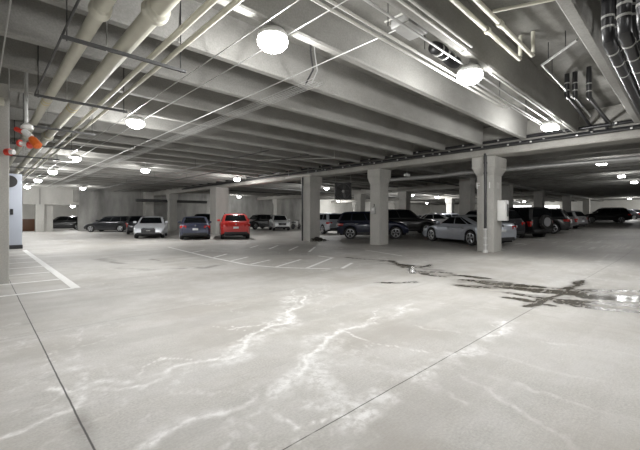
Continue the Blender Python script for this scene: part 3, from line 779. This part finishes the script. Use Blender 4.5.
# looping cable dropping to the tray
pipe('cable', 'grey cable dropping from the deck into the wire tray', [(4.55, 5.0, 4.9), (4.62, 5.1, 4.6), (4.78, 5.2, 4.3), (4.85, 5.5, 4.12)], .018, M['dark_metal'], 'cable', 'cables dropping into the tray', 8)
pipe('cable', 'thinner cable beside the drop into the wire tray', [(4.62, 4.98, 4.9), (4.7, 5.07, 4.6), (4.86, 5.16, 4.3), (4.92, 5.4, 4.12)], .012, M['galv'], 'cable', 'cables dropping into the tray', 8)
# dark duct hung low before the stained wall, pilaster on the wall
t = empty('ventilation_duct', atd(172, 38.5, 2.95)); tag(t, 'low dark duct before the far stained wall', 'duct')
bm = NB(); box(bm, -3.6, 3.9, -.25, .25, 0, .28, .02); link('duct_run', bm, M['dark_metal'], t)
for q in (-3.2, 0, 3.4):
    bm = NB(); tube(bm, [(q, 0, .27), (q, 0, 2.0)], .012, 6); link('rod', bm, M['dark_metal'], t)
column(14.0, 42.9, 'pilaster against the stained wall behind the silver sedan', .9, .9, False, top=ZB)
# small clear light bar in the left row
t = empty('strip_light_housing', (2.55, 18.7, 3.88)); tag(t, 'white box fitting beside the third light of the left row', 'light fitting')
bm = NB(); box(bm, -.26, .45, -.1, .1, -.1, .08, .02); link('fitting', bm, M['white'], t)
for q in (-.2, .35):
    bm = NB(); tube(bm, [(q, 0, .07), (q, 0, ZS - 3.92)], .01, 6); link('rod', bm, M['galv'], t)
# U-shaped sprinkler arm
pipe('bent_pipe', 'white pipe arm with a bent end over the left aisle', [(1.9, 15.2, 4.05), (4.35, 15.2, 4.05), (4.45, 15.2, 4.12), (4.45, 15.2, 4.8)], .03, M['white_pipe'], 'pipe', 'white pipe arms')
pipe('bent_pipe', 'white pipe arm crossing under the beams before the litter column', [(9.6, 14.4, 4.1), (11.8, 11.4, 4.1), (11.8, 11.4, 4.93)], .02, M['white_pipe'], 'pipe', 'white pipe arms')

# ------------------------------------------------------------------ conduit bundle of the right row (runs along the beams)
def bundle(y, z, x0, x1, r, m, lb, bend=None):
    pts = [(x0, y, z), (x1, y, z)]
    if bend: pts += [(x1 + .05, y + bend * .3, z), (x1 + .05, y + bend, z)]
    pipe('conduit', lb, pts, r, m, 'conduit', 'conduits beside the right row of lights', 8)
bundle(3.27, 4.10, .3, 9.3, .022, M['white_pipe'], 'lower white conduit of the long white pair', -.12)
bundle(3.17, 4.12, .3, 9.3, .022, M['white_pipe'], 'upper white conduit of the long white pair')
bundle(2.87, 4.14, .5, 13.9, .018, M['galv'], 'grey conduit feeding the bright round light')
bundle(2.58, 4.14, 1.8, 5.75, .018, M['white_pipe'], 'white conduit with a closed end above the bright round light', .10)
bundle(2.48, 4.14, 1.8, 5.75, .018, M['white_pipe'], 'white conduit next to the closed-end one')
bundle(2.66, 4.12, 7.0, 13.9, .024, M['white_pipe'], 'white conduit running on from the bright round light to the girder')
bundle(3.05, 4.12, 7.0, 13.0, .018, M['galv'], 'grey conduit left of the run from the bright round light')
bundle(3.16, 4.14, 9.6, 13.4, .014, M['galv'], 'thin conduit ending by the square light')
for i, x in enumerate((2.6, 4.2, 5.2, 8.4, 10.2)):
    pipe('hanger_rod', 'threaded rod hanging the right conduits, %s from the camera' % ORD[i], [(x, 3.0, 4.1), (x, 3.0, ZS)], .008, M['dark_metal'], 'rod', 'rods of the right conduits', 6)
# junction box and corrugated hose
t = empty('junction_box', (4.75, 3.0, 4.22)); tag(t, 'grey junction box with white pipe frame beside the right conduits', 'junction box')
bm = NB(); box(bm, -.26, .26, -.16, .16, 0, .16, .015); link('box', bm, M['galv'], t)
bm = NB(); tube(bm, [(-.34, -.25, .1), (-.34, .2, .1), (.3, .2, .1)], .016, 8); link('pipe_frame', bm, M['white_pipe'], t)
t = empty('flexible_hose', (5.75, 2.96, 4.12)); tag(t, 'black ribbed hose coil left of the bright round light', 'hose')
bm = NB(); pts = []; rr = []
for q in range(60): pts.append((-.35 + .8 * q / 59, .0, .06 + .03 * math.sin(q * .1))); rr.append(.10 if q % 2 else .08)
tube(bm, pts, rr, 14); link('ribbed_tube', bm, M['black_ins'], t)
for q in (-.2, 0, .22):
    bm = NB(); tube(bm, [(q, 0, .07), (q + .03, 0, .07)], .108, 14); link('clamp', bm, M['tape'], t)

# cream sprinkler pipes with upturned ends
for (yy, xe, z, xx0, r, lb) in ((2.32, 7.55, 4.42, .8, .036, 'cream pipe with an upturned end, left of the top right pair'), (2.12, 7.62, 4.45, 1.2, .036, 'cream pipe with an upturned end, right of the top right pair')):
    t = empty('sprinkler_pipe', (0, yy, z)); tag(t, lb, 'pipe', 'upturned cream pipes')
    bm = NB(); tube(bm, [(xx0, 0, 0), (xe - .06, 0, 0), (xe - .01, 0, .02), (xe, 0, .07), (xe, 0, .47)], r, 12); link('pipe_run', bm, M['cream_pipe'], t)
    for q in (3.2, 5.9):
        bm = NB(); tube(bm, [(q, 0, 0), (q + .1, 0, 0)], r * 1.5, 12); link('coupling', bm, M['cream_pipe'], t)
pipe('branch_pipe', 'short cream branch pipe near the top edge', [(5.52, 2.07, 4.45), (5.9, 1.3, 4.47)], .024, M['cream_pipe'], 'pipe')
# grey conduit bend and black risers before the girder
g0 = at(577, 40, 4.62); g1 = at(542, 65, 4.55); g2 = Vector((13.6, g1.y + .02, 4.5))
t = empty('conduit'); tag(t, 'dark jointed conduit bending left of the wide right beam', 'conduit')
bm = NB(); tube(bm, [g0, g1, g2], .026, 10); link('run', bm, M['galv'], t)
for q in (g0.lerp(g1, .3), g0.lerp(g1, .8), g1.lerp(g2, .15)):
    bm = NB(); tube(bm, [q, (q.x, q.y, ZS - .02)], .008, 6); link('rod', bm, M['dark_metal'], t)
for i, (px, yt, yb, endx) in enumerate(((567, 77, 96, 0), (575, 75, 96, 0), (589, 70, 97, 13.7))):
    z1 = 4.88; p = at(px, yt, z1)
    D = (p - Vector((0, 0, 0))).dot(FW); z0 = H0 + (YH - yb) / F * D
    t = empty('riser_pipe', (p.x, p.y, z0)); tag(t, 'black wrapped drain riser, %s from left under the right deck' % ORD[i], 'pipe', 'black wrapped risers')
    bm = NB(); tube(bm, [(0, 0, ZS - z0), (0, 0, .06), (.03, 0, .01), (.1, 0, 0)], .055, 12); link('riser', bm, M['black_ins'], t)
    for q in (.12, .3):
        bm = NB(); tube(bm, [(0, 0, q), (0, 0, q + .025)], .06, 12); link('band', bm, M['tape'], t)
    bm = NB(); tube(bm, [(.08, 0, 0), ((endx - p.x) if endx else 1.0, 0, -.05)], .03, 10); link('run', bm, M['dark_metal'], t)
for i, (px, py, px2, py2) in enumerate(((572, 101, 590, 125), (591, 99, 607, 122))):
    a = at(px, py, 4.45); b = at(px2, py2, 4.42)
    pipe('drain_run', ['grey drain run ending at the girder, left one', 'grey drain run ending at the girder, right one'][i], [a, b, b - Vector((0, 0, .22))], .045, M['black_ins'], 'pipe', 'drain runs into the girder pipes', 12)
# black insulated cluster, top right
random.seed(3)
cl = [(6.1, .80, .07, 3.75), (6.5, .60, .06, 3.98), (5.6, .58, .07, 3.62), (5.3, .38, .07, 3.55), (7.0, .84, .055, 4.08), (6.2, .36, .065, 3.95), (5.0, .20, .06, 3.8)]
for i, (x, y, r, zc) in enumerate(cl):
    t = empty('insulated_pipe', (x, y, zc)); tag(t, 'black insulated pipe of the top right cluster, %s nearest' % ORD[i], 'pipe', 'black insulated pipe cluster')
    ln = 13.9 - x
    bm = NB(); tube(bm, [(-.02, 0, ZS - zc - .01), (-.02, 0, .12), (.02, 0, .03), (.12, 0, 0), (ln, 0, -.03)], r, 14); link('pipe_run', bm, M['black_ins'], t)
    for q in (.16, .30, .62):
        bm = NB(); tube(bm, [(-.02, 0, q), (-.02, 0, q + .03)], r * 1.06, 14); link('band', bm, M['tape'], t)
    for q in (.35, .9, 1.5):
        bm = NB(); tube(bm, [(q, 0, -.005), (q + .03, 0, -.006)], r * 1.08, 14); link('band', bm, M['tape'], t)
# pipes lying along the girder
for i, (dx, z, r, m) in enumerate(((-.51, 4.12, .06, 'black_ins'), (-.66, 4.06, .045, 'dark_metal'), (-.58, 4.29, .055, 'black_ins'))):
    t = empty('girder_pipe', (GX + dx, 0, z)); tag(t, ['middle dark pipe along the girder ledge', 'lowest dark pipe along the girder ledge', 'upper dark pipe along the girder ledge'][i], 'pipe', 'pipes along the girder')
    bm = NB(); tube(bm, [(0, .2, 0), (0, 34, 0)], r, 10); link('pipe_run', bm, M[m], t)
    for q in range(13):
        y = .9 + q * 1.15 + i * .37 + .2 * (q % 3)
        bm = NB(); tube(bm, [(0, y, 0), (0, y + .06, 0)], r * 1.25, 12); cp = link('coupling', bm, M['black_ins'], t)
        bm = NB(); box(bm, -r * 1.25 - .05, -r * 1.1, y, y + .06, -.03, .03, .01); link('bolt', bm, M['tape'], cp)

# ------------------------------------------------------------------ fittings on columns
t = empty('downpipe', (14.46, 5.70, 0)); tag(t, 'dark downpipe on the nearest column with a pale lower guard', 'pipe')
bm = NB(); tube(bm, [(0, 0, .95), (0, 0, 3.9)], .055, 14); link('upper_pipe', bm, M['black_ins'], t)
bm = NB(); tube(bm, [(0, 0, .1), (0, 0, .5), (0, 0, .95)], [.06, .06, .06], 14); link('lower_pipe', bm, M['galv'], t)
for q in (.28, .55, .9, 3.1, 3.5):
    bm = NB(); tube(bm, [(0, 0, q), (0, 0, q + .05)], .075, 14); link('collar', bm, M['tape'] if q < 1 else M['black_ins'], t)
bm = NB(); tube(bm, [(0, 0, 0), (0, 0, .11)], [.1, .075], 14); link('base', bm, M['tape'], t)
t = empty('extinguisher_cabinet', (15.24, 5.33, 1.25)); tag(t, 'white cabinet with a dark slot on the nearest column', 'cabinet')
bm = NB(); box(bm, -.17, .19, -.17, .15, 0, .82, .02); link('cabinet', bm, M['white'], t)
bm = NB(); box(bm, .0, .12, -.185, -.165, .17, .66, .01); link('door_glass', bm, M['trim'], t)
pipe('downpipe', 'dark downpipe on the litter column', [(13.9, 16.05, .0), (13.9, 16.05, 3.75)], .05, M['black_ins'], 'pipe')
def letters(txt, x, y, z, rotz, size, label):
    cu = bpy.data.curves.new('stencil', 'FONT'); cu.body = txt; cu.size = size; cu.extrude = .002; cu.align_x = 'CENTER'
    cu.materials.append(M['stencil'])
    o = bpy.data.objects.new('stencilled_letters', cu); C.objects.link(o); o.location = (x, y, z); o.rotation_euler = (R(90), 0, rotz)
    me = bpy.data.meshes.new_from_object(o); mo = bpy.data.objects.new('stencilled_letters', me); C.objects.link(mo)
    mo.location = o.location; mo.rotation_euler = o.rotation_euler
    bpy.data.objects.remove(o); tag(mo, label, 'lettering')
letters('F 11', 14.768, 5.88, 2.55, R(-90), .36, 'faint white stencil on the wide face of the nearest column')
letters('11', 15.2, 5.49, 2.55, 0, .36, 'faint white stencil on the narrow face of the nearest column')
t = empty('call_box', (14.43, 11.18, 1.55)); tag(t, 'small weathered grey device on the middle column', 'call box')
bm = NB(); box(bm, -.06, .04, -.12, .12, 0, .34, .015); link('body', bm, M['galv'], t)
bm = NB(); box(bm, -.075, -.055, -.06, .06, .17, .28, .01); link('face_plate', bm, M['white'], t)
bm = NB(); tube(bm, [(-.0, -.02, .33), (-.02, -.05, .5)], .02, 8); link('antenna', bm, M['trim'], t)
# metal sheet over litter column
t = empty('cable_trunking', (13.85, 16.4, 3.8)); tag(t, 'pale trunking cover above the litter column', 'trunking')
bm = NB(); box(bm, -.1, .1, -1.1, 1.1, -.02, .06, .01); link('cover', bm, M['white_pipe'], t)
for q in (-.9, .9):
    bm = NB(); tube(bm, [(0, q, .05), (0, q, ZS - 3.8)], .01, 6); link('rod', bm, M['galv'], t)
# litter heap
bm = NB()
for q in range(120):
    a = random.uniform(0, 6.28); d = abs(random.gauss(0, .35)); p = Vector((14.4 + d * math.cos(a) * 1.0, 15.4 - abs(d * math.sin(a)) * .9, 0))
    sz = random.uniform(.03, .08); zt = max(.0, .22 - d * .3) * random.random()
    mt = Matrix.Translation((p.x, p.y, zt + sz * .4)) @ Matrix.Rotation(random.uniform(0, 3), 4, 'Z') @ Matrix.Rotation(random.uniform(-.8, .8), 4, 'X') @ Matrix.Diagonal((sz * 2, sz, sz * .5, 1))
    bmesh.ops.create_icosphere(bm, subdivisions=1, radius=.5 * 1.6, matrix=mt)
tag(link('litter_heap', bm, M['debris'], smooth=False), 'dark heap of litter at the foot of a column', 'litter', kind='stuff')
# exhaust fan hanging from the girder
t = empty('exhaust_fan', (0, 0, 0)); p = atd(343, 21.5, 2.95)
t.location = p; t.rotation_euler = (0, 0, math.atan2(FW.y, FW.x) - R(90)); tag(t, 'dark square fan hanging right of the litter column', 'fan')
bm = NB(); s_ = .5
for a, b, c, d in ((-s_, s_, s_ - .06, s_), (-s_, s_, -s_, -s_ + .06), (-s_, -s_ + .06, -s_, s_), (s_ - .06, s_, -s_, s_)): box(bm, a, b, -.14, .14, c, d)
box(bm, -s_, s_, .1, .13, -s_, s_)
link('housing', bm, M['dark_metal'], t)
bm = NB(); lathe(bm, [(.44, -.13), (.46, -.13), (.46, .08), (.44, .08)], n=28, axis='y'); 
bmesh.ops.delete(bm, geom=[f for f in bm.faces if len(f.verts) > 4], context='FACES'); link('shroud', bm, M['fan'], t)
for q in range(5):
    bm = NB(); a = q * 2 * math.pi / 5
    mt = Matrix.Rotation(a, 4, 'Y') @ Matrix.Translation((.22, 0, 0)) @ Matrix.Rotation(.5, 4, 'X')
    bmesh.ops.create_cube(bm, size=1, matrix=mt @ Matrix.Diagonal((.36, .015, .16, 1))); link('blade', bm, M['fan'], t)
bm = NB(); lathe(bm, [(.02, -.12), (.08, -.1), (.08, .06)], n=16, axis='y'); link('hub', bm, M['galv'], t)
for q in (-.45, .45):
    bm = NB(); tube(bm, [(q, 0, .5), (q, 0, 2.0)], .012, 6); link('rod', bm, M['galv'], t)
for i, (yy, z) in enumerate(((13.2, 3.95), (17.4, 4.05), (20.2, 3.9), (26.0, 3.95), (31.5, 4.0))):
    t = empty('sprinkler_main', (0, yy, z)); tag(t, 'grey sprinkler main under the far deck, %s behind the girder' % ORD[i], 'pipe', 'sprinkler mains of the far bays')
    bm = NB(); tube(bm, [(15.4, 0, 0), (70, 0, 0)], .045, 8); link('pipe_run', bm, M['galv'] if i % 2 else M['dark_metal'], t)
    for q in range(6):
        bm = NB(); tube(bm, [(18 + q * 7, 0, .03), (18 + q * 7, 0, ZS - z - .02)], .01, 6); link('rod', bm, M['dark_metal'], t)
for i, (xx, z) in enumerate(((8.2, 4.0), (10.3, 4.08))):
    t = empty('sprinkler_main', (xx, 0, z)); tag(t, ['dark sprinkler line under the beams halfway to the girder', 'dark sprinkler line nearer the girder'][i], 'pipe', 'sprinkler lines under the near deck')
    bm = NB(); tube(bm, [(0, 11.5, 0), (0, 42, 0)], .022, 8); link('pipe_run', bm, M['dark_metal'], t)
    for q in range(5):
        bm = NB(); tube(bm, [(0, 12 + q * 6, .01), (0, 12 + q * 6, ZS - z - .02)], .008, 6); link('rod', bm, M['dark_metal'], t)
# duct pipe beyond the girder right of middle column
pipe('duct_pipe', 'pale horizontal pipe behind the nearest column', [(17.3, 12.2, 3.55), (17.5, 9.0, 3.55), (17.7, 8.2, 3.62), (18.2, -4, 3.62)], .10, M['galv'], 'pipe')
t = empty('camera_box', atd(407, 19, 3.55)); tag(t, 'small pale box under the beams right of the middle column', 'box')
bm = NB(); box(bm, -.16, .16, -.1, .1, 0, .14, .02); link('body', bm, M['white'], t)
bm = NB(); tube(bm, [(0, 0, .13), (0, 0, .66)], .012, 6); link('rod', bm, M['galv'], t)

# ------------------------------------------------------------------ near left fittings
t = empty('utility_cabinet', (1.0, 20.9, 0)); tag(t, 'tall pale blue grey cabinet beyond the near left column', 'cabinet')
bm = NB(); box(bm, -.9, .42, -.3, .5, .16, 3.3, .02); link('cabinet_body', bm, M['bluegrey'], t)
bm = NB(); box(bm, -.92, .44, -.32, .52, 0, .17, .01); link('plinth', bm, M['trim'], t)
bm = NB(); lathe(bm, [(.26, -.33), (.26, -.29)], n=24, axis='y')
for v in bm.verts: v.co.x += .0; v.co.z += 2.95
link('round_vent', bm, M['dark_metal'], t)
bm = NB(); box(bm, .02, .12, -.34, -.29, 1.5, 1.75, .01); link('switch', bm, M['trim'], t)
t = empty('thermostat_box', (.35, 9.99, 3.72)); tag(t, 'small cream box on the near left column', 'box')
bm = NB(); box(bm, -.05, .05, -.03, .01, 0, .17, .01); link('cover', bm, M['cream_pipe'], t)
# orange-capped valve assembly hanging at the left
vp = at(27, 128, 3.2); 
t = empty('valve_assembly', vp); tag(t, 'hanging white pipe fittings with an orange cap at the left', 'valve')
r_ = RT
def V(u, w): return r_ * u + Vector((0, 0, w))
u = (vp.dot(FW)) / F     # metres per pixel here
bm = NB(); tube(bm, [V(-1 * u, 1.7), V(-1 * u, 4 * u)], .035, 10); link('drop_pipe', bm, M['galv'], t)
bm = NB(); tube(bm, [V(-1 * u, 5 * u), V(0, 2 * u), V(0, -1 * u)], [1.6 * u, 5 * u, 5.2 * u], 14); link('flange', bm, M['white'], t)
bm = NB(); tube(bm, [V(-3 * u, -3 * u), V(4 * u, -9 * u)], 3 * u, 12); link('elbow', bm, M['white'], t)
bm = NB(); tube(bm, [V(4 * u, -10 * u), V(6 * u, -12 * u), V(11 * u, -18 * u), V(12 * u, -19 * u)], [2.6 * u, 3.8 * u, 4.2 * u, 2.5 * u], 14); link('orange_cap', bm, M['orange'], t)
bm = NB(); tube(bm, [V(-11 * u, -1 * u), V(-4 * u, -4 * u)], 2.4 * u, 12); link('red_handle', bm, M['red'], t)
bm = NB(); tube(bm, [V(-9 * u, -15 * u), V(3 * u, -17 * u)], 2.2 * u, 12); link('side_pipe', bm, M['white'], t)
for q in (-8, 2):
    bm = NB(); tube(bm, [V(q * u, (-15 - (q + 8) * .2) * u), V((q + 1.6) * u, (-15.2 - (q + 8) * .2) * u)], 3.6 * u, 12); link('red_collar', bm, M['red'], t)
t = empty('red_alarm', at(9, 152, 2.75)); tag(t, 'red alarm fitting beside the near left column', 'alarm')
bm = NB(); tube(bm, [V(-3 * u, 0), V(1.5 * u, 0)], 3.6 * u, 14); link('red_cap', bm, M['red'], t)
bm = NB(); tube(bm, [V(1.4 * u, 0), V(5 * u, 0)], 2.6 * u, 14); link('white_end', bm, M['white'], t)
bm = NB(); tube(bm, [(0, 0, 0), (0, 0, 2.2)], .01, 6); link('rod', bm, M['galv'], t)
# brown box and store items in far left opening
bm = NB(); box(bm, 2.6, 4.2, 46, 46.6, 0, 1.2, .02); tag(link('storage_crate', bm, M['brown']), 'brown crate inside the far left opening', 'crate')
# glowing panels standing in for the lit far walls on the right
for i, (px0, px1, D) in enumerate(((510, 531, 62), (541, 559, 66), (566, 573, 68))):
    a = atd(px0, D); b = atd(px1, D); z0 = H0 + (YH - 212) / F * D; z1 = H0 + (YH - 205.5) / F * D
    d = (b - a).normalized(); n = Vector((-d.y, d.x, 0)) * .1
    bm = NB(); vs = [bm.verts.new(Vector((p.x, p.y, z))) for z in (z0, z1) for p in (a - n, b - n, b + n, a + n)]
    for f in ((0, 1, 2, 3), (4, 5, 6, 7), (0, 1, 5, 4), (1, 2, 6, 5), (2, 3, 7, 6), (3, 0, 4, 7)): bm.faces.new([vs[k] for k in f])
    o = struct('glow_panel_%d' % (i + 1), bm, M['strip'], 'glowing panel for the lit far wall beyond the dark car roofs')
